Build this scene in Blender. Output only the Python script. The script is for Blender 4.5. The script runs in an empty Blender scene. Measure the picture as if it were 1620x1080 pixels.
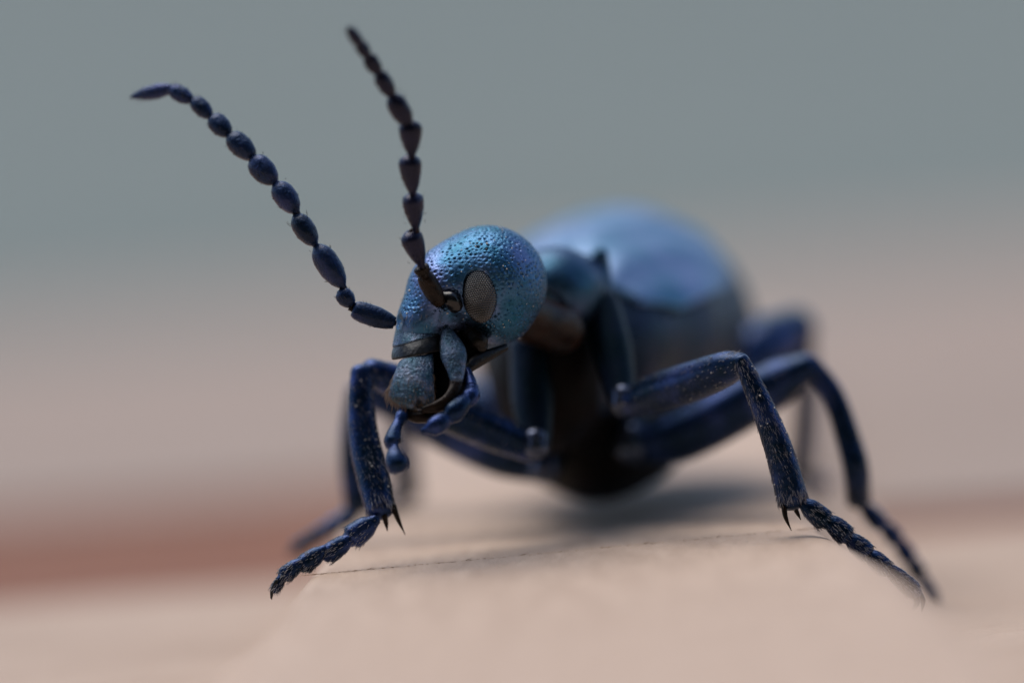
import bpy, math, random
import numpy as np
from mathutils import Matrix, Vector

random.seed(7)
rng = np.random.default_rng(7)
sc = bpy.context.scene
col = sc.collection

# ------------------------------------------------------------------ camera
# photograph 1620 x 1080; 60 photo pixels = 1 mm in the plane of focus, 160 mm away
D = 160.0                      # mm, lens to plane of focus
FPX = 9600.0                   # focal length in photo pixels
PITCH = math.radians(3.0)
ROLL = math.radians(4.6)
CAM_H = 17.0                   # mm above the paving
fwd = np.array([0.0, math.cos(PITCH), -math.sin(PITCH)])
r0 = np.array([1.0, 0.0, 0.0]); u0 = np.cross(r0, fwd)
rgt = r0 * math.cos(ROLL) - u0 * math.sin(ROLL)     # level lines climb to the right of the picture
up = u0 * math.cos(ROLL) + r0 * math.sin(ROLL)
CAM = np.array([0.0, -D * math.cos(PITCH), CAM_H])
AX = np.stack([rgt, up, fwd], axis=1)               # camera mm -> world mm

cam_data = bpy.data.cameras.new("camera")
cam = bpy.data.objects.new("camera", cam_data); col.objects.link(cam)
cam_data.sensor_width = 36.0
cam_data.lens = 36.0 * FPX / 1620.0
cam_data.clip_start = 0.01; cam_data.clip_end = 100.0
cam.matrix_world = Matrix(((rgt[0], up[0], -fwd[0], CAM[0] * .001), (rgt[1], up[1], -fwd[1], CAM[1] * .001),
                           (rgt[2], up[2], -fwd[2], CAM[2] * .001), (0, 0, 0, 1)))
cam_data.dof.use_dof = True
cam_data.dof.focus_distance = D * .001
APERTURE = 8.6                                       # mm, entrance pupil
cam_data.dof.aperture_fstop = cam_data.lens / APERTURE
sc.camera = cam

# ------------------------------------------------------------------ sky, sun, exposure
SUN_EL, SUN_AZ = math.radians(69), math.radians(-36)   # azimuth clockwise from +Y
world = bpy.data.worlds.new("World"); sc.world = world
world.use_nodes = True
wn = world.node_tree.nodes; wl = world.node_tree.links; wn.clear()
sky = wn.new('ShaderNodeTexSky'); sky.sky_type = 'NISHITA'; sky.sun_disc = False
sky.sun_elevation = SUN_EL; sky.sun_rotation = SUN_AZ
sky.air_density = 1.0; sky.dust_density = 1.0; sky.ozone_density = 1.0
wb = wn.new('ShaderNodeBackground'); wb.inputs['Strength'].default_value = 0.08
wo = wn.new('ShaderNodeOutputWorld')
wl.new(sky.outputs[0], wb.inputs[0]); wl.new(wb.outputs[0], wo.inputs[0])
sun_data = bpy.data.lights.new("sun", 'SUN'); sun_data.energy = 1.4; sun_data.angle = math.radians(54)
sun_data.color = (1.0, 0.93, 0.83)
sun = bpy.data.objects.new("sun", sun_data); col.objects.link(sun)
sdir = Vector((math.sin(SUN_AZ) * math.cos(SUN_EL), math.cos(SUN_AZ) * math.cos(SUN_EL), math.sin(SUN_EL)))
sun.rotation_euler = sdir.to_track_quat('Z', 'Y').to_euler()
sun.location = sdir * 0.5
sc.view_settings.view_transform = 'Standard'; sc.view_settings.look = 'None'
sc.view_settings.gamma = 1.0; sc.view_settings.use_curve_mapping = False
sc.view_settings.exposure = 0.98

# ------------------------------------------------------------------ coordinates
def cm(px, py, d=0.0):
    """photo pixel + depth behind the plane of focus (mm) -> camera-space mm"""
    z = D + d
    return np.array([(px - 810.0) * z / FPX, -(py - 540.0) * z / FPX, z])
def px2mm(r, d=0.0):
    return r * (D + d) / FPX
def to_world(P):
    return np.asarray(P) @ AX.T + CAM
def on_level(px, py, z):
    """where the ray through a photo pixel meets the level z (world mm)"""
    v = AX @ cm(px, py, 0)
    t = (z - CAM[2]) / v[2]
    return CAM + v * t
VIEW = np.array([0.0, 0.0, 1.0])

# ------------------------------------------------------------------ materials
def nodes(name):
    m = bpy.data.materials.new(name); m.use_nodes = True
    n = m.node_tree.nodes; l = m.node_tree.links; n.clear()
    out = n.new('ShaderNodeOutputMaterial'); b = n.new('ShaderNodeBsdfPrincipled')
    l.new(b.outputs[0], out.inputs[0])
    return m, n, l, b
def coords(n, l, scale=1000.0):
    tc = n.new('ShaderNodeTexCoord'); mp = n.new('ShaderNodeMapping')
    mp.inputs['Scale'].default_value = (scale,) * 3 if not hasattr(scale, '__len__') else scale
    l.new(tc.outputs['Object'], mp.inputs['Vector'])
    return mp.outputs[0]
def noise(n, l, v, scale, detail=3, rough=.55):
    t = n.new('ShaderNodeTexNoise'); t.inputs['Scale'].default_value = scale
    t.inputs['Detail'].default_value = detail; t.inputs['Roughness'].default_value = rough
    l.new(v, t.inputs['Vector']); return t.outputs['Fac']
def ramp(n, l, fac, stops):
    r = n.new('ShaderNodeValToRGB'); e = r.color_ramp.elements
    while len(e) < len(stops): e.new(.5)
    for k, (p, c) in enumerate(stops):
        e[k].position = p; e[k].color = (c[0], c[1], c[2], 1) if hasattr(c, '__len__') else (c, c, c, 1)
    l.new(fac, r.inputs[0]); return r.outputs[0]
def bump(n, l, h, dist, strength=1.0, normal=None):
    b = n.new('ShaderNodeBump'); b.inputs['Distance'].default_value = dist * .001
    b.inputs['Strength'].default_value = strength
    l.new(h, b.inputs['Height'])
    if normal: l.new(normal, b.inputs['Normal'])
    return b.outputs[0]

def cuticle(name, c1, c2, c3, rough=.36, pits=0.0, pit_scale=4.8, wrinkle=0.012, wr_scale=9.0, metallic=.75, hue_scale=.7, coat=.0, spec=.1):
    m, n, l, b = nodes(name)
    v = coords(n, l)
    c = ramp(n, l, noise(n, l, v, hue_scale, 4, .6), [(.30, c1), (.5, c2), (.70, c3)])
    l.new(c, b.inputs['Base Color'])
    b.inputs['Metallic'].default_value = metallic; b.inputs['Specular IOR Level'].default_value = spec
    r = ramp(n, l, noise(n, l, v, 6, 5), [(.3, rough - .09), (.7, rough + .12)])
    l.new(r, b.inputs['Roughness'])
    nrm = bump(n, l, noise(n, l, v, wr_scale, 5, .62), wrinkle)
    if pits:
        vo = n.new('ShaderNodeTexVoronoi'); vo.inputs['Scale'].default_value = pit_scale
        vo.inputs['Randomness'].default_value = .75; l.new(v, vo.inputs['Vector'])
        pit = ramp(n, l, vo.outputs['Distance'], [(.10, 0.0), (.30, 1.0)])
        nrm = bump(n, l, pit, pits, 1.0, nrm)
    l.new(nrm, b.inputs['Normal'])
    if coat:
        b.inputs['Coat Weight'].default_value = coat; b.inputs['Coat Roughness'].default_value = .12
    return m

def plain(name, c1, c2, rough, metallic=0.0, scale=3.0, bmp=0.0, bscale=12.0, spec=.5):
    m, n, l, b = nodes(name)
    v = coords(n, l)
    l.new(ramp(n, l, noise(n, l, v, scale, 4), [(.3, c1), (.7, c2)]), b.inputs['Base Color'])
    b.inputs['Roughness'].default_value = rough; b.inputs['Metallic'].default_value = metallic
    b.inputs['Specular IOR Level'].default_value = spec
    if bmp: l.new(bump(n, l, noise(n, l, v, bscale, 5, .6), bmp), b.inputs['Normal'])
    return m

M = {}
M['head'] = cuticle('blue_punctured_cuticle', (.008, .095, .15), (.055, .145, .275), (.16, .20, .40), .31, wrinkle=.04, wr_scale=6.0, metallic=.85)
M['leg'] = cuticle('blue_violet_cuticle', (.006, .020, .036), (.012, .030, .085), (.042, .070, .215), .20, wrinkle=.022, wr_scale=9, metallic=.7, hue_scale=1.1, coat=.1)
M['coxa'] = cuticle('teal_cuticle', (.004, .014, .018), (.007, .016, .026), (.012, .018, .036), .33, wrinkle=.03)
M['antenna'] = cuticle('antenna_cuticle', (.006, .014, .030), (.013, .028, .075), (.042, .055, .17), .24, wrinkle=.04, wr_scale=11, metallic=.65, coat=.2)
M['antenna_dark'] = cuticle('antenna_cuticle_purple', (.007, .008, .018), (.011, .013, .036), (.020, .022, .065), .30, wrinkle=.03, wr_scale=11, metallic=.5, coat=.3)
M['abdomen'] = cuticle('abdomen_cuticle', (.022, .042, .06), (.028, .042, .07), (.034, .042, .085), .36, wrinkle=.10, wr_scale=1.6, metallic=.7)
M['elytron'] = cuticle('wing_case_cuticle', (.07, .20, .29), (.14, .24, .38), (.23, .28, .46), .38, wrinkle=.06, wr_scale=1.4, metallic=.8)
M['thorax'] = cuticle('shade_toned_underside', (.004, .006, .007), (.007, .005, .005), (.005, .006, .010), .5, wrinkle=.03, metallic=.2)
M['labrum'] = cuticle('labrum_cuticle', (.025, .075, .105), (.08, .125, .185), (.20, .225, .32), .25, pits=.03, pit_scale=9, wrinkle=.05, wr_scale=9, hue_scale=2.5)
M['band'] = plain('brown_leathery_membrane', (.018, .023, .028), (.045, .046, .050), .28, .5, 4, .03, 9, .25)
M['brown'] = plain('dark_brown_chitin', (.006, .004, .003), (.022, .012, .008), .26, .1, 3, .03, 8, .2)
M['amber'] = plain('amber_neck_membrane', (.003, .0015, .001), (.03, .010, .003), .35, 0, 1.4, .06, 3, .25)
M['brown_dark'] = plain('dark_chitin_recess_shade', (.003, .002, .002), (.010, .006, .004), .24, .1, 3, .03, 8, .3)  # brown chitin, darkened to paint in the shade of the cheek hollow
M['mouth'] = plain('mouth_shade_black', (.002, .002, .002), (.003, .003, .003), .6, spec=.05)
M['black'] = plain('black_gloss_chitin', (.004, .005, .007), (.010, .010, .014), .14, 0, 3, .01, 6)
M['eye'] = plain('faceted_eye', (.013, .0135, .015), (.022, .022, .025), .10, 0, 1.5, spec=1.0)
M['hair'] = plain('pale_seta', (.12, .12, .15), (.45, .44, .46), .25, 0, 4)
M['hair_dark'] = plain('dark_seta', (.012, .011, .014), (.05, .045, .05), .28, 0, 4)
M['hair_gold'] = plain('golden_brown_seta', (.10, .06, .035), (.30, .20, .13), .35, 0, 4)
M['dust_and_glint'] = plain('pale_dust_and_glint', (.55, .52, .48), (.8, .78, .74), .8, 0, 9)
M['pronotum'] = cuticle('pronotum_cuticle', (.02, .075, .11), (.04, .09, .16), (.08, .11, .21), .36, wrinkle=.03, wr_scale=3, metallic=.85)
M['knob'] = cuticle('highlight_toned_hip_knob', (.05, .09, .12), (.08, .10, .15), (.12, .13, .19), .22, wrinkle=.008, metallic=.8)  # paler than the hip, with its highlight put into the colour
M['pad'] = plain('tan_tarsal_pad', (.35, .27, .20), (.5, .4, .32), .6, 0, 5)

# ------------------------------------------------------------------ mesh helpers
class Mesh:
    def __init__(s): s.v = []; s.f = []; s.n = 0
    def add(s, V, F):
        s.v.append(np.asarray(V, float)); s.f += [tuple(int(i) + s.n for i in f) for f in F]; s.n += len(V)
ROOT_LOC = np.zeros(3)
def link(name, V, F, mat, parent=None, cam_space=True, smooth=True, kind=None):
    V = np.asarray(V, float)
    if cam_space: V = to_world(V)
    V = (V - ROOT_LOC) * .001 if parent is not None or cam_space else V * .001
    me = bpy.data.meshes.new(name)
    if isinstance(F, np.ndarray):
        F = F.tolist()
    me.from_pydata(V.tolist(), [], F); me.update()
    if smooth: me.polygons.foreach_set('use_smooth', [True] * len(me.polygons))
    me.materials.append(mat)
    o = bpy.data.objects.new(name, me); col.objects.link(o)
    if parent is not None: o.parent = parent
    if kind: o['kind'] = kind
    return o

def smooth_path(P, R, m):
    """Catmull-Rom through points with per-point radii"""
    P = np.asarray(P, float); R = np.asarray(R, float)
    if len(P) == 2:
        t = np.linspace(0, 1, m)[:, None]
        return P[0] * (1 - t) + P[1] * t, R[0] * (1 - t[:, 0]) + R[1] * t[:, 0]
    Q = np.vstack([2 * P[0] - P[1], P, 2 * P[-1] - P[-2]]); S = np.concatenate([[R[0]], R, [R[-1]]])
    X = np.column_stack([Q, S]); out = []
    L = np.concatenate([[0], np.cumsum(np.linalg.norm(np.diff(P, axis=0), axis=1))]); L /= L[-1]
    for u in np.linspace(0, 1, m):
        k = min(int(np.searchsorted(L, u, 'right')) - 1, len(P) - 2)
        t = (u - L[k]) / (L[k + 1] - L[k])
        a, b, c, d = X[k], X[k + 1], X[k + 2], X[k + 3]
        out.append(.5 * (2 * b + (c - a) * t + (2 * a - 5 * b + 4 * c - d) * t * t + (3 * b - a - 3 * c + d) * t ** 3))
    out = np.array(out)
    return out[:, :3], np.maximum(out[:, 3], 1e-4)

def frames(C):
    T = np.gradient(C, axis=0); T /= np.linalg.norm(T, axis=1)[:, None]
    A = np.cross(T, VIEW); A /= np.maximum(np.linalg.norm(A, axis=1), 1e-6)[:, None]
    B = np.cross(A, T)
    return T, A, B

def tube(P, R, m=28, k=18, flat=1.0, cap0=True, cap1=True, wob=0.0):
    """tapered, rounded-ended limb in camera mm; flat = thickness along the view relative to across it"""
    C, r = smooth_path(P, R, m)
    T, A, B = frames(C)
    rings = []
    if cap0:
        for a in (80, 55, 28): rings.append((C[0] - T[0] * r[0] * .7 * math.sin(math.radians(a)), r[0] * math.cos(math.radians(a)), A[0], B[0]))
    for i in range(m): rings.append((C[i], r[i], A[i], B[i]))
    if cap1:
        for a in (28, 55, 80): rings.append((C[-1] + T[-1] * r[-1] * .7 * math.sin(math.radians(a)), r[-1] * math.cos(math.radians(a)), A[-1], B[-1]))
    th = np.linspace(0, 2 * math.pi, k, endpoint=False)
    V = []
    for c, rr, a, b in rings:
        w = 1 + (wob * rng.normal(size=k) if wob else 0)
        V.append(c + ((rr * w) * np.cos(th))[:, None] * a + ((rr * flat * w) * np.sin(th))[:, None] * b)
    V = np.vstack(V); F = []
    n = len(rings)
    for i in range(n - 1):
        for j in range(k):
            q = (j + 1) % k
            F.append((i * k + j, i * k + q, (i + 1) * k + q, (i + 1) * k + j))
    F.append(tuple(range(k))[::-1]); F.append(tuple((n - 1) * k + j for j in range(k)))
    return V, F

def cone(p, d, L, r, bend, k=4):
    d = d / np.linalg.norm(d)
    a = np.cross(d, [.3, .5, .8]); a /= np.linalg.norm(a); b = np.cross(d, a)
    V = []; th = np.linspace(0, 2 * math.pi, k, endpoint=False)
    for t, rr in ((0, 1), (.55, .7)):
        c = p + d * L * t + bend * L * t * t
        V += [c + r * rr * (math.cos(x) * a + math.sin(x) * b) for x in th]
    V.append(p + d * L + bend * L)
    F = [(j, (j + 1) % k, k + (j + 1) % k, k + j) for j in range(k)] + [(k + j, k + (j + 1) % k, 2 * k) for j in range(k)]
    return V, F

def tube_hairs(M_, P, R, count, L, r, flat=1.0, lie=.75, t0=.0, t1=1.0, down=0.0):
    C, rad = smooth_path(P, R, 60); T, A, B = frames(C)
    for _ in range(count):
        u = random.uniform(t0, t1) * 59; i = min(int(u), 58); f = u - i
        c = C[i] * (1 - f) + C[i + 1] * f; rr = rad[i]; th = random.uniform(0, 2 * math.pi)
        nrm = math.cos(th) * A[i] + math.sin(th) * B[i] * flat
        p = c + rr * nrm * .97
        d = nrm * (1 - lie) + T[i] * lie + rng.normal(size=3) * .14
        V, F = cone(p, d, L * random.uniform(.6, 1.25), r, -nrm * .12)
        M_.add(V, F)

# implicit shapes in photo-pixel units (x right, y down, z away), meshed with surface nets
def rotm(ax, ay, az):
    return np.array(Matrix.Rotation(math.radians(az), 3, 'Z') @ Matrix.Rotation(math.radians(ay), 3, 'Y') @ Matrix.Rotation(math.radians(ax), 3, 'X'))
def ell(X, c, r, rot=None):
    q = [X[i] - c[i] for i in range(3)]
    if rot is not None:
        Rm = rotm(*rot).T
        q = [Rm[i, 0] * q[0] + Rm[i, 1] * q[1] + Rm[i, 2] * q[2] for i in range(3)]
    k0 = np.sqrt(sum((q[i] / r[i]) ** 2 for i in range(3)))
    k1 = np.sqrt(sum((q[i] / r[i] ** 2) ** 2 for i in range(3)))
    return k0 * (k0 - 1) / np.maximum(k1, 1e-6)
def cap(X, a, b, r0_, r1_):
    a = np.array(a, float); b = np.array(b, float); ab = b - a
    t = sum((X[i] - a[i]) * ab[i] for i in range(3)) / float(ab @ ab)
    t = np.clip(t, 0, 1)
    return np.sqrt(sum((X[i] - a[i] - ab[i] * t) ** 2 for i in range(3))) - (r0_ + (r1_ - r0_) * t)
def smin(a, b, k):
    h = np.clip(.5 + .5 * (b - a) / k, 0, 1)
    return b * (1 - h) + a * h - k * h * (1 - h)
def smax(a, b, k): return -smin(-a, -b, k)

def surface_net(fn, lo, hi, h):
    lo = np.array(lo, float); n = [int((hi[i] - lo[i]) / h) + 1 for i in range(3)]
    ax = [(lo[i] + h * np.arange(n[i])).astype(np.float32) for i in range(3)]
    X = np.meshgrid(*ax, indexing='ij')
    S = fn(X).astype(np.float32); neg = S < 0
    acc = np.zeros([m - 1 for m in n] + [3], np.float32); cnt = np.zeros([m - 1 for m in n], np.float32)
    cells = [m - 1 for m in n]
    crossing = []
    for a in range(3):
        sl0 = [slice(None)] * 3; sl1 = [slice(None)] * 3
        sl0[a] = slice(0, -1); sl1[a] = slice(1, None)
        A0, A1 = S[tuple(sl0)], S[tuple(sl1)]
        cr = (A0 < 0) != (A1 < 0)
        idx = np.argwhere(cr)
        t = A0[cr] / (A0[cr] - A1[cr])
        pos = idx.astype(np.float32); pos[:, a] += t
        crossing.append((a, idx, A0[cr] < 0))
        o1, o2 = (a + 1) % 3, (a + 2) % 3
        for d1 in (0, -1):
            for d2 in (0, -1):
                cidx = idx.copy(); cidx[:, o1] += d1; cidx[:, o2] += d2
                ok = np.all((cidx >= 0) & (cidx < cells), axis=1)
                ci = cidx[ok]
                np.add.at(acc, (ci[:, 0], ci[:, 1], ci[:, 2]), pos[ok]); np.add.at(cnt, (ci[:, 0], ci[:, 1], ci[:, 2]), 1)
    act = cnt > 0
    vid = -np.ones(cells, np.int64); vid[act] = np.arange(act.sum())
    V = lo + h * (acc[act] / cnt[act][:, None])
    F = []
    for a, idx, inside in crossing:
        o1, o2 = (a + 1) % 3, (a + 2) % 3
        ok = (idx[:, o1] > 0) & (idx[:, o2] > 0) & (idx[:, o1] < cells[o1]) & (idx[:, o2] < cells[o2])
        I = idx[ok]; ins = inside[ok]
        def g(d1, d2):
            J = I.copy(); J[:, o1] += d1; J[:, o2] += d2; return vid[J[:, 0], J[:, 1], J[:, 2]]
        q = np.stack([g(-1, -1), g(0, -1), g(0, 0), g(-1, 0)], axis=1)
        q[~ins] = q[~ins][:, ::-1]
        F.append(q)
    return V, np.vstack(F)
def blob_to_cam(V, d0):
    """rigid placing: pixel-unit shape, z = 0 at depth d0 behind the plane of focus"""
    s = (D + d0) / FPX
    return np.column_stack([(V[:, 0] - 810) * s, -(V[:, 1] - 540) * s, D + d0 + V[:, 2] * s])
def blob(name, fn, lo, hi, h, d0, mat, parent, post=None):
    V, F = surface_net(fn, lo, hi, h)
    if post: V = post(V, F)
    o = link(name, blob_to_cam(V, d0), F[:, ::-1], mat, parent)
    o.data.update()
    return o, V, F

# ================================================================== SETTING
def surf_mat(name, c1, c2, rough, scale, bmp, bscale, grain=None):
    m, n, l, b = nodes(name)
    v = coords(n, l, grain or (1000.0,) * 3)
    l.new(ramp(n, l, noise(n, l, v, scale, 6, .6), [(.3, c1), (.7, c2)]), b.inputs['Base Color'])
    b.inputs['Roughness'].default_value = rough; b.inputs['Specular IOR Level'].default_value = .25
    l.new(bump(n, l, noise(n, l, v, bscale, 5), bmp), b.inputs['Normal'])
    return m
M['wood'] = surf_mat('pale_sanded_wood', (.45, .325, .245), (.56, .42, .325), .7, 1.6, .05, 6.0, (1000, 220, 1000))
M['stone_far'] = surf_mat('weathered_grey_paving_stone', (.31, .238, .197), (.37, .292, .247), .85, .02, .15, 1.2)
M['stone'] = surf_mat('pale_pink_paving_stone', (.41, .30, .23), (.50, .38, .30), .8, .12, .15, 1.2)
M['brick'] = surf_mat('red_brick', (.19, .080, .046), (.25, .11, .068), .85, .2, .2, 1.0)
M['sky_blocker'] = surf_mat('dark_blocker_leaf', (.025, .04, .02), (.05, .07, .035), .7, .01, 1.0, .2)
M['ground'] = surf_mat('grey_green_ground', (.14, .165, .152), (.185, .21, .196), .95, .01, 1.0, .2)

def box(name, x0, x1, y0, y1, z0, z1, mat, parent=None, bev=0.0, yaw=0.0):
    V = []
    b = bev
    def ring(z, k): return [(x0 + k, y0 + k, z), (x1 - k, y0 + k, z), (x1 - k, y1 - k, z), (x0 + k, y1 - k, z)]
    rows = [ring(z0, 0), ring(z1 - b, 0), ring(z1 - .3 * b, .3 * b), ring(z1, b)] if b else [ring(z0, 0), ring(z1, 0)]
    for r in rows: V += r
    V = np.array(V, float); c, s = math.cos(yaw), math.sin(yaw)
    V = np.column_stack([V[:, 0] * c - V[:, 1] * s, V[:, 0] * s + V[:, 1] * c, V[:, 2]])
    F = [(3, 2, 1, 0)]
    n = len(rows)
    for i in range(n - 1):
        F += [(4 * i + j, 4 * i + (j + 1) % 4, 4 * i + 4 + (j + 1) % 4, 4 * i + 4 + j) for j in range(4)]
    F.append(tuple(4 * (n - 1) + j for j in range(4)))
    return link(name, V, F, mat, parent, cam_space=False, smooth=False)

# ground: one sheet to the horizon, a rise far behind, sloped to be lit alike
g = link('ground', [(-30000, -30000, -14), (30000, -30000, -14), (30000, 30000, -14), (-30000, 30000, -14)], [(0, 1, 2, 3)], M['ground'], None, False, False)
g['kind'] = 'structure'
YAW = math.radians(-0.6)
paving = box('paving', -900, 900, -84, 236, -13.9, -.3, M['brick'], None, 0, YAW)     # red brick bed
paving['kind'] = 'structure'
GAP0, GAP1 = 31.0, 70.0
for (a, b_) in ((-80, GAP0), (GAP1, 232)):
    for (xa, xb) in ((-420, 300), (304, 800)):
        box('paving_stone', xa, xb, a, b_, -.28, 0, M['stone'] if a < 0 else M['stone_far'], paving, .2, YAW)
box('paving_stone', 4.0, 60.0, GAP0 + 10, GAP1 - .6, -.28, -.02, M['stone_far'], paving, .2, YAW)
nb = 24; V = []; F = []
for i in range(nb + 1):
    t = i / nb
    for k in range(13): V.append((-12000 + 2000 * k, 2600 + 9000 * t, -15 + 1700 * t * t * (3 - 2 * t) + (30 * math.sin(k * 1.9 + i) if i > 2 else 0)))
for i in range(nb):
    for k in range(12): F.append((i * 13 + k, i * 13 + k + 1, (i + 1) * 13 + k + 1, (i + 1) * 13 + k))
bank = link('hill', V, F, M['ground'], None, False); bank['kind'] = 'structure'

# hedge added unseen behind the camera, to darken what the beetle's front mirrors
def make_sky_blocker():
    o = bpy.data.objects.new('sky_blocker', None); col.objects.link(o); o.location = (0, -1.5, -.014)
    o['label'] = 'unseen, added dark green hedge behind the camera position, facing the beetle'; o['category'] = 'sky_blocker'
    mm = Mesh()
    nx, nz = 60, 22
    prof = [(-420, -14)] + [(-420 + 30 * math.sin(k * 1.7), -14 + 1900 * k / nz) for k in range(1, nz)] + [(-330, 1900), (330, 1900)] + [(420, 1900 - 1914 * k / 8) for k in range(1, 9)]
    V = []; F = []
    for i in range(nx + 1):
        x = -3500 + 7000 * i / nx
        for (y, z) in prof: V.append((x, -1500 - y + random.uniform(-40, 40), z + (random.uniform(-40, 40) if z > 100 else 0)))
    m_ = len(prof)
    for i in range(nx):
        for j in range(m_ - 1): F.append((i * m_ + j, i * m_ + j + 1, (i + 1) * m_ + j + 1, (i + 1) * m_ + j))
    F.append(tuple(range(m_))); F.append(tuple(nx * m_ + j for j in range(m_ - 1, -1, -1)))
    off = np.array([0, -1500, -14.])
    def put(name, V, F, kind=None):
        me = bpy.data.meshes.new(name); me.from_pydata(((np.array(V) - off) * .001).tolist(), [], F); me.update(); me.materials.append(M['sky_blocker'])
        c = bpy.data.objects.new(name, me); col.objects.link(c); c.parent = o
        if kind: c['kind'] = kind
    put('blocker_core', V, F)
    V = []; F = []
    for _ in range(9000):
        c = np.array([random.uniform(-3500, 3500), -1500 + 420 + random.uniform(-10, 60), random.uniform(0, 1930)])
        a = rng.normal(size=3); a /= np.linalg.norm(a); b = np.cross(a, rng.normal(size=3)); b /= np.linalg.norm(b)
        n0 = len(V); V += [c - a * 32, c + b * 14, c + a * 32, c - b * 14]; F.append((n0, n0 + 1, n0 + 2, n0 + 3))
    put('blocker_leaves', V, F, 'stuff')
make_sky_blocker()
# ------------------------------------------------------------------ the lath the beetle grips
ZT = CAM_H - 14.06                    # its top face
Lr = on_level(480, 910, ZT); Rr = on_level(1290, 835, ZT)
def lath():
    ridge_y = .5 * (Lr[1] + Rr[1])
    # stations along its length: y offset from the ridge, left x, right x, z of the middle
    st = [(95, Lr[0] + 3.4, Rr[0] + 3.4, ZT), (30, Lr[0] + 1.1, Rr[0] + 1.1, ZT - .06), (8, Lr[0] + .25, Rr[0] + .25, ZT - .06), (.12, Lr[0], Rr[0], ZT - .06), (0, Lr[0], Rr[0], ZT)]
    toe = [(-5, .2, .6, .08), (-12, .5, 1.32, .22), (-25, 1.5, 2.2, .55), (-60, 3.0, 3.2, 1.3)]
    for y, l_, r_, dz in toe: st.append((y, Lr[0] - l_, Rr[0] + r_, ZT - dz))
    ys = np.concatenate([np.linspace(95, 12, 30), np.linspace(11, 1.2, 26), np.linspace(1.1, .1, 14), [0], np.linspace(-.1, -1.4, 16), np.linspace(-1.6, -60, 60)])
    S = np.array(st)[::-1]
    li = np.interp(ys, S[:, 0], S[:, 1]); ri = np.interp(ys, S[:, 0], S[:, 2]); zi = np.interp(ys, S[:, 0], S[:, 3])
    nx = 260; u = np.linspace(0, 1, nx)
    V = []
    wav = np.cumsum(rng.normal(size=nx)) * .006; wav -= np.linspace(wav[0], wav[-1], nx)
    tw = Lr[1] + (Rr[1] - Lr[1]) * u
    for i, y in enumerate(ys):
        x = li[i] + (ri[i] - li[i]) * u
        e = np.minimum(u, 1 - u) * (ri[i] - li[i])
        drop = np.where(u < .5, .30, .12) * np.clip(1 - e / .6, 0, 1) ** 2
        near = math.exp(-(y / .12) ** 2)
        z = zi[i] - drop + wav * .10 * math.exp(-abs(y)) + near * (rng.normal(size=nx) * .012 + .01)
        V.append(np.column_stack([x, tw + y + wav * math.exp(-abs(y) * .6) + near * rng.normal(size=nx) * .03, z]))
    n = len(ys); top = np.vstack(V)
    bot = top.copy(); bot[:, 2] = -0.03
    for i in range(n): bot[i * nx:(i + 1) * nx, 0] -= 3.6 * np.clip((-ys[i] - 1) / 8, 0, 1) * np.clip(1 - u / .04, 0, 1)
    F = []
    for i in range(n - 1):
        for j in range(nx - 1):
            a = i * nx + j; F.append((a, a + nx, a + nx + 1, a + 1))
    N = n * nx
    # sides, back, toe and underside
    for i in range(n - 1):
        a = i * nx; F.append((a, N + a, N + a + nx, a + nx))
        b = i * nx + nx - 1; F.append((b, b + nx, N + b + nx, N + b))
    F.append(tuple(range(nx)) + tuple(N + j for j in range(nx - 1, -1, -1)))
    q = (n - 1) * nx
    for j in range(nx - 1): F.append((q + j, N + q + j, N + q + j + 1, q + j + 1))
    F.append((N, N + nx - 1, N + q + nx - 1, N + q))
    o = link('wooden_lath', np.vstack([top, bot]), F, M['wood'], None, False)
    sm = np.zeros(len(o.data.polygons), bool); sm[:(n - 1) * (nx - 1)] = True; o.data.polygons.foreach_set('use_smooth', sm.tolist())
    o['label'] = 'pale pinkish wooden lath with a frayed cross seam between the front feet of the beetle'; o['category'] = 'lath'
    # frayed fibres along the arris
    mm = Mesh()
    for _ in range(520):
        t = random.random(); p = Lr * (1 - t) + Rr * t
        p = p + np.array([0, random.gauss(0, .05), .005])
        d = np.array([random.choice((-1, 1)) * random.uniform(.6, 1), random.gauss(0, .25), abs(random.gauss(0, .03))])
        V_, F_ = cone(p, d, random.uniform(.06, .2), random.uniform(.005, .012), np.array([0, random.gauss(0, .2), -.03]))
        mm.add(V_, F_)
    for t in (.31, .42, .66, .655, .12, .8):
        p = Lr * (1 - t) + Rr * t
        V_, F_ = cone(p, np.array([1, 0, .16]), .26, .013, np.array([0, .1, .1])); mm.add(V_, F_)
    link('wood_fibre', np.vstack(mm.v), mm.f, M['fibre'], o, False, True, 'stuff')
M['fibre'] = plain('brown_wood_fibre', (.30, .15, .08), (.75, .58, .44), .7, 0, 2.2)
lath()

# ================================================================== BEETLE
base = to_world(cm(950, 800, 8)); base[2] = ZT
ROOT_LOC = base
beetle = bpy.data.objects.new('oil_beetle', None); col.objects.link(beetle)
beetle.location = Vector(base * .001); beetle.empty_display_size = .005
beetle['label'] = 'metallic blue-black beetle with beaded feelers and swollen abdomen standing on the lath'
beetle['category'] = 'beetle'

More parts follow.
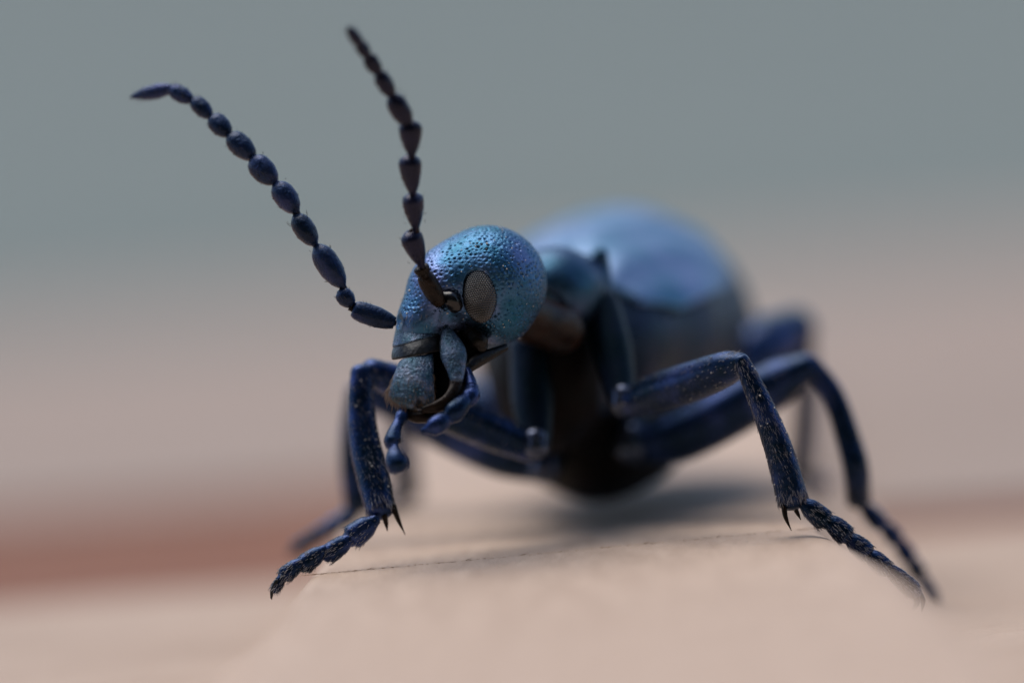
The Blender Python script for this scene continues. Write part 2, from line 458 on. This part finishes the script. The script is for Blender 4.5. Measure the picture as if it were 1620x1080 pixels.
# ---- abdomen, thorax and neck: one continuous body
BD = 10.0
AB_C, AB_R, AB_ROT = (985, 534, 420), (228, 204, 560), (2, 6, 0)
def body_fn(X):
    ab = ell(X, AB_C, AB_R, AB_ROT)
    # shallow rings between the abdominal segments
    ab = ab + 3.6 + 4.0 * np.cos((X[2] + .25 * (X[1] - 500)) * 2 * math.pi / 170.0)
    th = ell(X, (945, 640, 60), (100, 150, 170))
    st = ell(X, (945, 688, 120), (148, 98, 190))
    f = smin(ab, th, 40); f = smin(f, st, 40)
    pr = ell(X, (872, 585, -150), (98, 128, 135))
    return smin(f, pr, 40)
body, bV, bF = blob('body', body_fn, (700, 280, -360), (1300, 820, 1060), 9.0, BD, M['abdomen'], beetle)
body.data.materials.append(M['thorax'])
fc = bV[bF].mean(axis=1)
mi = (((fc[:, 0] < 945) & (fc[:, 1] > 480)) | (fc[:, 1] > 655)).astype(int)  # underside faces take the near-black material, belly shade put into its colour
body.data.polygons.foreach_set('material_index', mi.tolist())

# ---- wing cases over the front of the abdomen
def wing_case(a0, a1, z0, z1, lift):
    """shell on the abdomen: angle from straight up (deg, + toward picture right), z range in pixels"""
    c = np.array(AB_C, float); r = np.array(AB_R, float) + lift
    na, nz = 40, 50; V = []
    Rm = rotm(*AB_ROT)
    for off in (0, -7):
        for i in range(nz):
            t = i / (nz - 1)
            lo_, hi_ = a0, a0 + (a1 - a0) * math.sqrt(max(0, 1 - max(0, (t - .35) / .65) ** 2.2)) 
            if t < .12: hi_ = a0 + (a1 - a0) * (.75 + .25 * t / .12)
            z = z0 + (z1 - z0) * t
            k = math.sqrt(max(.02, 1 - (z / r[2]) ** 2))
            for j in range(na):
                a = math.radians(lo_ + (hi_ - lo_) * j / (na - 1))
                rr = k + off / 200.0 + .012 * math.sin(a * 5 + t * 9) + .010 * math.sin(a * 11 - t * 14)
                V.append(c + Rm @ np.array([math.sin(a) * r[0] * rr, -math.cos(a) * r[1] * rr, z]))
    N = na * nz; F = []
    for i in range(nz - 1):
        for j in range(na - 1):
            q = i * na + j
            F.append((q, q + 1, q + na + 1, q + na)); F.append((N + q, N + q + na, N + q + na + 1, N + q + 1))
    edge = [j for j in range(na)] + [i * na + na - 1 for i in range(1, nz)] + [(nz - 1) * na + j for j in range(na - 2, -1, -1)] + [i * na for i in range(nz - 2, 0, -1)]
    for q in range(len(edge)):
        a, b = edge[q], edge[(q + 1) % len(edge)]
        F.append((b, a, N + a, N + b))
    o = link('wing_case', blob_to_cam(np.array(V), BD), F, M['elytron'], beetle)
    return o
wing_case(-12, 64, -500, 110, 9)
wing_case(8, -70, -500, 110, 6)

# ---- pronotum and neck
def pron_fn(X):
    f = ell(X, (880, 465, 0), (76, 76, 95), (0, 18, 6))
    f = smax(f, -ell(X, (830, 505, -75), (62, 62, 70)), 14)       # hollow the neck comes out of
    f = smin(f, cap(X, (948, 405, 20), (962, 500, 20), 15, 13), 16)  # raised hind rim
    return f
blob('pronotum', pron_fn, (760, 360, -130), (1010, 580, 130), 4.0, 5.6, M['pronotum'], beetle)
def neck_fn(X):
    f = cap(X, (800, 492, -60), (885, 520, 40), 36, 40)
    f = f + 1.2 * np.sin((X[0] + X[1] * .5) * .13)
    return f
blob('neck', neck_fn, (720, 400, -130), (970, 580, 120), 4.0, 3.6, M['amber'], beetle)

# ---- head capsule
HD = .8
def head_fn(X):
    f = ell(X, (773, 447, 46), (93, 91, 100), (0, 0, 25))
    f = smin(f, ell(X, (706, 462, 26), (64, 76, 82), (0, 0, 20)), 26)
    f = smin(f, ell(X, (668, 512, 6), (42, 46, 56), (0, 0, 15)), 22)
    f = smin(f, ell(X, (790, 500, 30), (46, 42, 70), (0, 0, 30)), 18)
    # seat of the eye, feeler socket and the hollow of the cheek
    f = smax(f, -ell(X, (759, 469, -52), (26, 43, 14), (0, 12, -9)), 4)
    f = smax(f, -ell(X, (712, 478, -58), (19, 18, 20)), 8)
    f = smax(f, -cap(X, (712, 505, -52), (758, 545, -26), 15, 20), 10)
    f = smax(f, -ell(X, (626, 508, -22), (12, 12, 18)), 6)
    return f
def pit_head(V, F):
    """press the round punctures into the cuticle"""
    N = np.zeros_like(V); e = np.cross(V[F[:, 2]] - V[F[:, 0]], V[F[:, 3]] - V[F[:, 1]])
    for k in range(4): np.add.at(N, F[:, k], e)
    N /= np.maximum(np.linalg.norm(N, axis=1), 1e-9)[:, None]
    if ((V - V.mean(axis=0)) * N).sum() < 0: N = -N
    cand = np.where((V[:, 2] < 90) & ~((V[:, 0] < 735) & (V[:, 1] > 492)))[0]; rng.shuffle(cand)
    grid = {}; pts = []
    for i in cand[:40000]:
        p = V[i]; c = tuple((p // 12).astype(int)); gap = 5.8 + 4.6 * random.random()
        if any(((p - q) ** 2).sum() < gap * gap for a in (-1, 0, 1) for b in (-1, 0, 1) for d in (-1, 0, 1) for q in grid.get((c[0] + a, c[1] + b, c[2] + d), ())): continue
        grid.setdefault(c, []).append(p); pts.append((p, random.uniform(.15, 1.3), random.uniform(.65, 1.35)))
    out = V.copy(); cell = {}
    for k, p in enumerate((V // 8).astype(int)): cell.setdefault(tuple(p), []).append(k)
    for p, w, sz in pts:
        c = (p // 8).astype(int)
        idx = [k for a in (-1, 0, 1) for b in (-1, 0, 1) for d in (-1, 0, 1) for k in cell.get((c[0] + a, c[1] + b, c[2] + d), ())]
        d2 = ((V[idx] - p) ** 2).sum(axis=1)
        out[idx] -= N[idx] * (2.6 * w * np.exp(-d2 / (3.0 * sz * sz)) - .3 * w * np.exp(-d2 / 16.0))[:, None]
    return out
head, hV, hF = blob('head', head_fn, (600, 335, -90), (885, 570, 160), 1.4, HD, M['head'], beetle, pit_head)

def head_z(px, py):
    """front surface of the head along the view axis (pixel units)"""
    z = np.linspace(-90, 150, 900); X = [np.full_like(z, px), np.full_like(z, py), z]
    s = head_fn(X); k = np.argmax(s < 0)
    return float(z[k]) if s[k] < 0 else 40.0

# compound eye with raised facets
def make_eye():
    nu, nv = 190, 260
    c = np.array([759, 468, -44.]); R3 = np.array([26.3, 43.0, 22.0]); Rm = rotm(-12, 14, -10)
    V = []
    pitch = 4.1
    for i in range(nv):
        ph = math.pi * (i + .5) / nv
        for j in range(nu):
            th = math.pi * (j / (nu - 1) - .5) * 1.1
            n_ = np.array([math.sin(th) * math.sin(ph), -math.cos(ph), -math.cos(th) * math.sin(ph)])
            p = n_ * R3
            a, b = p[0] * 1.15 / pitch, p[1] / pitch
            rowk = round(b / .866); best = 9
            for rk in (rowk - 1, rowk, rowk + 1):
                aa = a - (.5 if rk % 2 else 0); d2 = (aa - round(aa)) ** 2 + (b - rk * .866) ** 2
                best = min(best, d2)
            bumpv = max(0, 1 - best / .30) * 1.9
            V.append(c + Rm @ (p + n_ * bumpv))
    F = [(i * nu + j, i * nu + j + 1, (i + 1) * nu + j + 1, (i + 1) * nu + j) for i in range(nv - 1) for j in range(nu - 1)]
    o = link('eye', blob_to_cam(np.array(V), HD), F, M['eye'], head)
    o['label'] = 'grey faceted compound eye'
make_eye()

def hp(px, py, z): return blob_to_cam(np.array([[px, py, z - .62 * max(0, py - 515)]], float), HD)[0]
def hr(r): return px2mm(r, HD)
def htube(name, pts, mat, parent, flat=1.0, m=30, k=18, mesh=None):
    P = [hp(*p[:3]) for p in pts]; R = [hr(p[3]) for p in pts]
    V, F = tube(P, R, m, k, flat)
    if mesh is not None: mesh.add(V, F); return None
    return link(name, V, F, mat, parent)

# glossy feeler joint beside the eye
htube('antenna_socket', [(704, 468, -50, 10), (714, 474, -56, 13), (722, 486, -52, 12)], M['black'], head)

# clypeus, the leathery band below it and the upper lip share one rounded front
LEAN = .62
def lean(X): return [X[0], X[1], X[2] + LEAN * np.maximum(X[1] - 515, -20)]
def face(X, g=0.0):
    X = lean(X)
    return ell(X, (662, 560, 8), (41, 115, 48), (0, -8, 7)) + g
def L1(X): return X[1] - (538 - (X[0] - 666) * .27)
def L2(X): return X[1] - (561 - (X[0] - 661) * .19)
blob('clypeus', lambda X: smax(face(X, -1.5), L1(X), 4), (605, 460, -90), (725, 570, 30), 1.4, HD, M['labrum'], head)
blob('clypeal_membrane', lambda X: smax(smax(face(X, 1.0) - 2.0 * np.exp(-((L1(X) - 9) / 9) ** 2), L2(X) - 1, 4), -(L1(X) + 3), 3), (605, 510, -110), (725, 590, 30), 1.3, HD, M['band'], head)
def lab_fn(X):
    X = lean(X)
    f = ell(X, (656, 596, 4), (58, 66, 44), (6, -10, 4))
    f = smax(f, X[0] - 687.5 - (X[1] - 600) * .03, 4)
    f = smax(f, -(L2(X) - 1.5), 3)
    f = smax(f, -((X[0] - 634) * .942 + (X[1] - 566) * .336), 9)        # side running out to the picture's left
    f = smax(f, (-(X[0] - 640) * .60 + (X[1] - 646) * .80), 10)
    f = smax(f, (X[1] - 647) + (X[0] - 664) * .12, 8)
    f = smax(f, -ell(X, (665, 652, -36), (6, 22, 26)), 6)
    return f
lab, lV, lF = blob('labrum', lab_fn, (595, 540, -150), (705, 670, 20), 1.3, HD, M['labrum'], head)
# solid behind the jaws, painted black for the shade of the gap
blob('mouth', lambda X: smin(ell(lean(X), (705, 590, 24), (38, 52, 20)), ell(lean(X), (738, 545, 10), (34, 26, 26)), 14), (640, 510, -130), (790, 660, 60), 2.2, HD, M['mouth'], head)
# mandible: blue plate, then a brown hooked blade
htube('mandible', [(706, 518, -34, 6), (711, 536, -38, 15), (718, 560, -40, 21), (722, 584, -38, 15), (723, 600, -36, 11)], M['labrum'], head, .55)
htube('mandible_blade', [(722, 590, -34, 11), (721, 612, -33, 10.5), (711, 630, -31, 10), (695, 641, -28, 9.5), (672, 647, -22, 6)], M['brown'], head, .6)
htube('maxilla', [(800, 549, 14, 6), (776, 560, 0, 9), (752, 572, -10, 11), (737, 586, -16, 8)], M['brown_dark'], head, .8)
htube('cheek_lobe', [(742, 524, -22, 12), (756, 540, -18, 17), (762, 552, -12, 10)], M['brown_dark'], head, .8)
htube('labium', [(640, 650, 0, 8), (662, 658, -6, 10), (690, 656, -6, 8)], M['brown'], head)

def palp(segs, mat):
    mm = Mesh()
    for s in segs: htube('', [(a, b, c, r * 1.18) for a, b, c, r in s], None, None, .9, 16, 14, mm)
    return link('palp', np.vstack(mm.v), mm.f, mat, head)
palp([[(738, 586, -16, 7), (744, 604, -20, 8.5), (746, 614, -24, 8)],
      [(747, 612, -24, 9), (746, 624, -28, 12), (740, 634, -30, 10)],
      [(742, 628, -30, 9), (730, 640, -34, 13), (718, 652, -34, 14), (708, 661, -32, 9)],
      [(712, 656, -33, 8), (700, 665, -36, 12.5), (686, 674, -36, 12), (671, 679, -34, 4)]], M['leg'])
palp([[(642, 644, -6, 6.5), (638, 656, -10, 9), (633, 668, -12, 7)],
      [(633, 664, -12, 6.5), (627, 682, -16, 9.5), (624, 697, -16, 12), (627, 700, -16, 8)],
      [(626, 698, -16, 6), (627, 708, -18, 8), (629, 722, -20, 14), (632, 733, -20, 15)]], M['leg'])

# ---- setae of the face and dust
def surf_hairs(V, F, pick, count, L, r, d0, dirfn, mm):
    cen = V[F].mean(axis=1)
    e1 = V[F[:, 1]] - V[F[:, 0]]; e2 = V[F[:, 3]] - V[F[:, 0]]
    nr = np.cross(e1, e2); nr /= np.maximum(np.linalg.norm(nr, axis=1), 1e-9)[:, None]
    inside = ((cen - cen.mean(axis=0)) * nr).sum(axis=1).mean()
    if inside < 0: nr = -nr
    ok = np.where(pick(cen, nr))[0]
    for i in rng.choice(ok, min(count, len(ok)), replace=False):
        p = blob_to_cam(cen[i][None], d0)[0]
        d = dirfn(cen[i], nr[i]) + rng.normal(size=3) * .15
        d = np.array([d[0], -d[1], d[2]])
        n_ = np.array([nr[i][0], -nr[i][1], nr[i][2]])
        V_, F_ = cone(p, d, px2mm(L) * random.uniform(.6, 1.3), px2mm(r), -n_ * .15); mm.add(V_, F_)
mm = Mesh()
surf_hairs(lV, lF, lambda c, n_: (n_[:, 2] < .2) & (c[:, 1] > 590), 300, 9, .3, HD, lambda c, n_: n_ * .5 + np.array([0, 1.0, -.1]), mm)
surf_hairs(lV, lF, lambda c, n_: (n_[:, 2] < .5) & (c[:, 0] < 626), 40, 22, .5, HD, lambda c, n_: n_ * .5 + np.array([-.1, 1.0, -.1]), mm)
surf_hairs(lV, lF, lambda c, n_: (n_[:, 2] < .3) & (c[:, 1] > 625), 80, 14, .45, HD, lambda c, n_: n_ * .35 + np.array([.1, 1.0, -.1]), mm)
link('lip_bristle', np.vstack(mm.v), mm.f, M['hair_gold'], head, kind='stuff')
mm = Mesh()
surf_hairs(hV, hF, lambda c, n_: (n_[:, 2] < .1) & (c[:, 1] > 480) & (c[:, 0] < 705), 90, 8, .35, HD, lambda c, n_: n_ * .4 + np.array([0, .8, 0]), mm)
surf_hairs(hV, hF, lambda c, n_: (n_[:, 2] < .3), 140, 6, .35, HD, lambda c, n_: n_ * .8 + np.array([0, .5, 0]), mm)
link('head_seta', np.vstack(mm.v), mm.f, M['hair'], head, kind='stuff')
ico_v = np.array([(0, 0, 1), (0, 0, -1), (1, 0, 0), (-1, 0, 0), (0, 1, 0), (0, -1, 0)], float)
ico_f = [(0, 2, 4), (0, 4, 3), (0, 3, 5), (0, 5, 2), (1, 4, 2), (1, 3, 4), (1, 5, 3), (1, 2, 5)]
mm = Mesh()
cen = hV[hF].mean(axis=1)
ok = np.where((cen[:, 2] < 60))[0]
for i in rng.choice(ok, 110, replace=False):
    s = px2mm(abs(random.gauss(.4, .6)) + .5)
    mm.add(blob_to_cam(cen[i][None], HD)[0] + ico_v * s * rng.uniform(.7, 1.3, size=(6, 3)), ico_f)
link('dust_and_glint', np.vstack(mm.v), mm.f, M['dust_and_glint'], head, kind='stuff')

# ---- feelers: a thin cord threaded through beads
def bead(p0, p1, R, kind):
    prof = {'bead': [(0, .18), (.10, .30), (.20, .68), (.45, 1.0), (.72, 1.0), (.88, .80), (.97, .42), (1.0, .25)],
            'cup': [(0, .20), (.16, .30), (.36, .66), (.62, .93), (.82, 1.03), (.93, .92), (.98, .55), (1.0, .3)],
            'tip': [(0, .45), (.1, .75), (.35, 1.0), (.65, .85), (.88, .45), (1.0, .12)],
            'scape': [(0, .55), (.15, .8), (.4, 1.0), (.75, 1.0), (.95, .85), (1, .6)]}[kind]
    P = [p0 + (p1 - p0) * t for t, _ in prof]
    C = np.array(P); k = 20; V = []
    ts = np.array([t for t, _ in prof]); fs = np.array([f for _, f in prof])
    tt = np.linspace(0, 1, 22); rr = np.interp(tt, ts, fs) * R
    rr = np.convolve(np.pad(rr, 1, mode='edge'), [.2, .6, .2], 'valid')
    return tube(p0 + (p1 - p0) * tt[:, None], rr, 22, k)[0:2] if False else _lathe(p0, p1, tt, rr, k)
def _lathe(p0, p1, tt, rr, k):
    T = (p1 - p0) / np.linalg.norm(p1 - p0)
    A = np.cross(T, VIEW); A /= np.linalg.norm(A); B = np.cross(A, T)
    th = np.linspace(0, 2 * math.pi, k, endpoint=False); V = []
    lump = 1 + .05 * np.sin(th * 2 + random.uniform(0, 6)) + .03 * np.sin(th * 3 + random.uniform(0, 6))
    for t, r in zip(tt, rr):
        c = p0 + (p1 - p0) * t
        V.append(c + (r * lump * np.cos(th))[:, None] * A + (r * lump * np.sin(th))[:, None] * B)
    n = len(tt); F = [(i * k + j, i * k + (j + 1) % k, (i + 1) * k + (j + 1) % k, (i + 1) * k + j) for i in range(n - 1) for j in range(k)]
    F += [tuple(range(k))[::-1], tuple((n - 1) * k + j for j in range(k))]
    return np.vstack(V), F
def antenna(segs, mat, dark=None):
    path = []
    for (x0, y0, x1, y1, w, d0, d1, kind) in segs: path += [cm(x0, y0, d0), cm(x1, y1, d1)]
    path[-1] = path[-2] * .6 + path[-1] * .4
    V, F = tube(path, [px2mm(5.0)] * len(path), 90, 10)
    root = link('antenna', V, F, M['brown'], beetle)
    hm = Mesh()
    for s, (x0, y0, x1, y1, w, d0, d1, kind) in enumerate(segs):
        p0, p1 = cm(x0, y0, d0), cm(x1, y1, d1)
        V, F = bead(p0, p1, px2mm(w * .5), kind)
        link('antenna_segment', V, F, mat if dark is None or s > 1 else dark, root)
        tube_hairs(hm, [p0, p1], [px2mm(w * .47)] * 2, 26, px2mm(7), px2mm(.45), 1, .6, .3, .95)
    link('antenna_seta', np.vstack(hm.v), hm.f, M['hair_dark'], root, kind='stuff')
antenna([(624, 511, 558, 489, 33, .4, .3, 'scape'), (560, 487, 537, 458, 27, .3, .3, 'bead'), (547, 460, 500, 388, 38, .3, .4, 'bead'),
         (502, 392, 466, 340, 36, .4, .5, 'bead'), (473, 340, 435, 290, 38, .5, .7, 'bead'), (440, 293, 398, 250, 39, .7, 1.0, 'bead'),
         (406, 254, 361, 213, 37, 1.0, 1.3, 'bead'), (366, 217, 333, 184, 31, 1.3, 1.6, 'bead'), (337, 188, 304, 157, 28, 1.6, 1.9, 'bead'),
         (309, 162, 268, 139, 26, 1.9, 2.2, 'bead'), (273, 140, 206, 154, 24, 2.2, 2.6, 'tip')], M['antenna'])
antenna([(697, 482, 670, 434, 29, -.3, -.6, 'scape'), (677, 446, 664, 420, 25, -.6, -.8, 'cup'), (671, 430, 647, 366, 37, -.8, -1.2, 'cup'),
         (659, 372, 652, 306, 35, -1.2, -1.6, 'cup'), (654, 318, 648, 246, 35, -1.6, -2.1, 'cup'), (652, 256, 648, 192, 35, -2.1, -2.6, 'cup'),
         (650, 204, 619, 149, 34, -2.6, -3.0, 'bead'), (624, 158, 597, 113, 27, -3.0, -3.4, 'bead'), (602, 121, 580, 86, 24, -3.4, -3.7, 'bead'),
         (585, 95, 567, 66, 22, -3.7, -4.0, 'bead'), (571, 72, 550, 42, 21, -4.0, -4.4, 'tip')], M['antenna_dark'], M['brown'])

# ---- legs
def cmr(pts): return [cm(*p[:3]) for p in pts], [px2mm(p[3], p[2]) for p in pts]
def leg(coxa, femur, tibia, tarsus, spurs, claws, hairs, label=None, pads=False):
    P, R = cmr(coxa); V, F = tube(P, R, 26, 22)
    root = link('leg', V, F, M['coxa'], beetle)
    if label: root['label'] = label
    P, R = cmr(femur); V, F = tube(P, R, 34, 24); link('femur', V, F, M['leg'], root)
    # knob where femur meets hip; its lighter colour stands in for a highlight
    tp, tr = cm(*coxa[-1][:3]), px2mm(coxa[-1][3], coxa[-1][2])
    V, F = tube([tp + np.array([0, tr * .5, -tr * .5]), tp + np.array([0, -tr * .35, -tr * .75])], [tr * .72, tr * .8], 10, 16); link('trochanter', V, F, M['knob'], root)
    if hairs > 500:
        dm = Mesh()  # pale specks put in for white glints on the legs
        for seg, cnt in ((tibia, 16), (femur, 9)):
            Pd, Rd = cmr(seg); C, rad = smooth_path(Pd, Rd, 40); T, A, B = frames(C)
            for _ in range(cnt):
                i = random.randrange(3, 38); th = random.uniform(math.pi * 1.0, math.pi * 2.0)
                dm.add(C[i] + rad[i] * (math.cos(th) * A[i] + math.sin(th) * B[i]) + ico_v * px2mm(random.uniform(.8, 1.7)) * rng.uniform(.7, 1.3, size=(6, 3)), ico_f)
        link('dust_and_glint', np.vstack(dm.v), dm.f, M['dust_and_glint'], root, kind='stuff')
    hm = Mesh()
    if hairs:
        tube_hairs(hm, P, R, hairs // 3, px2mm(9), px2mm(.5), 1, .8)
    P, R = cmr(tibia); V, F = tube(P, R, 40, 24, .9); link('tibia', V, F, M['leg'], root)
    if hairs:
        tube_hairs(hm, P, R, int(hairs * 1.5), px2mm(10), px2mm(.3), .9, .82)
        tube_hairs(hm, P, R, hairs // 10, px2mm(15), px2mm(.6), .9, .9, .93, 1.0)
    for (a, b, r, d, seg) in tarsus:
        pa, pb = cm(a[0], a[1], d), cm(b[0], b[1], d - .05)
        mid = pa * .45 + pb * .55
        Ps, Rs = [pa, pa * .7 + pb * .3, mid, pa * .1 + pb * .9, pb], [px2mm(r * .5, d), px2mm(r * .88, d), px2mm(r, d), px2mm(r * 1.04, d), px2mm(r * .72, d)]
        V, F = tube(Ps, Rs, 18, 18, .9); link('tarsus_segment', V, F, M['leg'], root)
        if hairs: tube_hairs(hm, Ps, Rs, hairs // 6, px2mm(8), px2mm(.5), .9, .75)
        if pads:
            t = (pb - pa) / np.linalg.norm(pb - pa); side = np.array([t[1], -t[0], 0])
            c = pb * .85 + pa * .15 + side * px2mm(r) * .72
            V, F = tube([c - side * px2mm(4), c + side * px2mm(4) - t * px2mm(2)], [px2mm(3.6), px2mm(2.6)], 8, 10); link('tarsal_pad', V, F, M['pad'], root)
    for s in spurs:
        P, R = cmr(s); V, F = tube(P, R, 14, 10, 1, True, False); link('spur', V, F, M['brown'], root)
    for s in claws:
        P, R = cmr(s); V, F = tube(P, R, 14, 10, 1, True, False); link('claw', V, F, M['band'], root)
    if hairs: link('leg_seta', np.vstack(hm.v), hm.f, M['hair'], root, kind='stuff')
    return root

# front leg on the picture's right
leg([(950, 480, 5.6, 30), (968, 555, 5.0, 33), (984, 632, 4.2, 24)],
    [(985, 640, 4.2, 22), (1040, 622, 3.2, 31), (1100, 602, 2.0, 32), (1150, 582, .9, 27), (1172, 574, .4, 17)],
    [(1172, 570, .2, 13), (1190, 607, .1, 16), (1213, 660, 0, 19.5), (1235, 720, 0, 23), (1254, 790, 0, 25)],
    [((1268, 792), (1308, 826), 17, -.1, 0), ((1306, 818), (1342, 850), 16.5, -.15, 0), ((1340, 846), (1374, 878), 16, -.2, 0),
     ((1372, 872), (1402, 902), 15.5, -.25, 0), ((1400, 893), (1450, 938), 14, -.3, 0)],
    [[(1240, 800, -.2, 4.5), (1243, 818, -.25, 3.6), (1252, 839, -.3, .6)], [(1257, 802, .1, 4), (1262, 812, .1, 3.2), (1267, 822, .1, .6)]],
    [[(1448, 938, -.3, 6), (1450, 955, -.3, 4.5), (1430, 976, -.3, .8)], [(1452, 936, -.1, 6), (1460, 950, -.1, 4.5), (1458, 968, -.1, .8)]],
    1500, None, True)
# front leg on the picture's left
leg([(835, 545, 5.2, 30), (842, 630, 4.8, 34), (848, 702, 4.2, 25)],
    [(846, 712, 4.2, 22), (780, 682, 4.0, 31), (700, 645, 3.6, 32), (630, 606, 3.0, 28), (585, 588, 2.6, 22)],
    [(572, 588, 2.4, 18), (571, 640, 2.2, 21), (577, 700, 1.9, 24.5), (590, 755, 1.5, 26), (602, 806, 1.1, 23.5)],
    [((594, 822), (553, 853), 19, .7, 0), ((556, 850), (516, 879), 15.5, .5, 0), ((514, 868), (477, 896), 15, .35, 0), ((480, 886), (447, 912), 13, .2, 0),
     ((452, 903), (434, 934), 8, .1, 0)],
    [[(622, 800, 1.0, 5), (630, 822, 1.0, 3.6), (641, 845, 1.0, .6)], [(608, 815, .9, 5), (611, 828, .9, 3.5), (613, 840, .9, .6)]],
    [[(438, 918, 0, 4), (431, 932, 0, 3), (428, 946, 0, .6)], [(434, 926, .2, 4), (430, 938, .2, 3), (430, 948, .2, .6)]],
    900)
# middle legs
leg([(985, 640, 9, 36), (1000, 700, 8.4, 34)],
    [(995, 705, 8.2, 30), (1070, 690, 8.0, 42), (1150, 652, 7.6, 43), (1230, 606, 7.2, 37), (1278, 580, 7.0, 24)],
    [(1280, 574, 7.0, 17), (1318, 625, 6.9, 18), (1344, 700, 6.7, 20), (1355, 745, 6.6, 21), (1358, 790, 7.4, 20)],
    [((1362, 796), (1396, 832), 15, 7.6, 0), ((1394, 826), (1420, 856), 14, 7.9, 0), ((1418, 852), (1440, 884), 13.5, 8.2, 0), ((1438, 880), (1456, 910), 13, 8.5, 0),
     ((1455, 905), (1478, 950), 11, 8.8, 0)], [], [[(1477, 944, 8.8, 5), (1483, 952, 8.8, 3), (1482, 958, 8.8, .6)]], 200)
leg([(880, 650, 9, 34), (860, 735, 8.6, 32)],
    [(862, 738, 8.6, 28), (790, 715, 8.9, 38), (700, 672, 9.2, 38), (620, 632, 9.5, 32), (572, 622, 9.6, 24)],
    [(568, 620, 9.6, 20), (560, 680, 9.7, 21), (560, 740, 9.8, 22), (566, 800, 9.8, 21)],
    [((566, 806), (540, 824), 15, 9.8, 0), ((543, 820), (520, 836), 14, 9.8, 0), ((523, 832), (500, 848), 13, 9.8, 0), ((503, 844), (482, 858), 12, 9.8, 0),
     ((485, 854), (466, 868), 11, 9.8, 0)], [], [[(466, 868, 9.8, 5), (458, 874, 9.8, 3), (456, 880, 9.8, .6)]], 150)
# hind legs
leg([(1040, 650, 14, 40), (1080, 640, 14, 36)],
    [(1085, 640, 14, 32), (1150, 590, 15, 46), (1210, 548, 16, 47), (1262, 520, 17, 34)],
    [(1266, 522, 17, 19), (1274, 600, 17.4, 19), (1272, 680, 17.8, 20), (1264, 744, 18.2, 20)],
    [((1264, 748), (1280, 756), 14, 18.0, 0), ((1278, 754), (1294, 762), 13, 17.6, 0), ((1292, 760), (1310, 768), 12, 17.2, 0)], [], [], 0)
leg([(880, 660, 15, 40), (840, 650, 15, 36)],
    [(838, 650, 15, 32), (770, 640, 16, 42), (700, 632, 17, 42), (650, 632, 18, 28)],
    [(646, 634, 18, 19), (638, 690, 18.4, 20), (640, 740, 18.8, 21), (645, 782, 19.2, 21)],
    [((644, 786), (622, 796), 14, 19, 0), ((624, 794), (602, 803), 13, 18.6, 0), ((604, 802), (582, 812), 12, 18.2, 0)], [], [], 0)
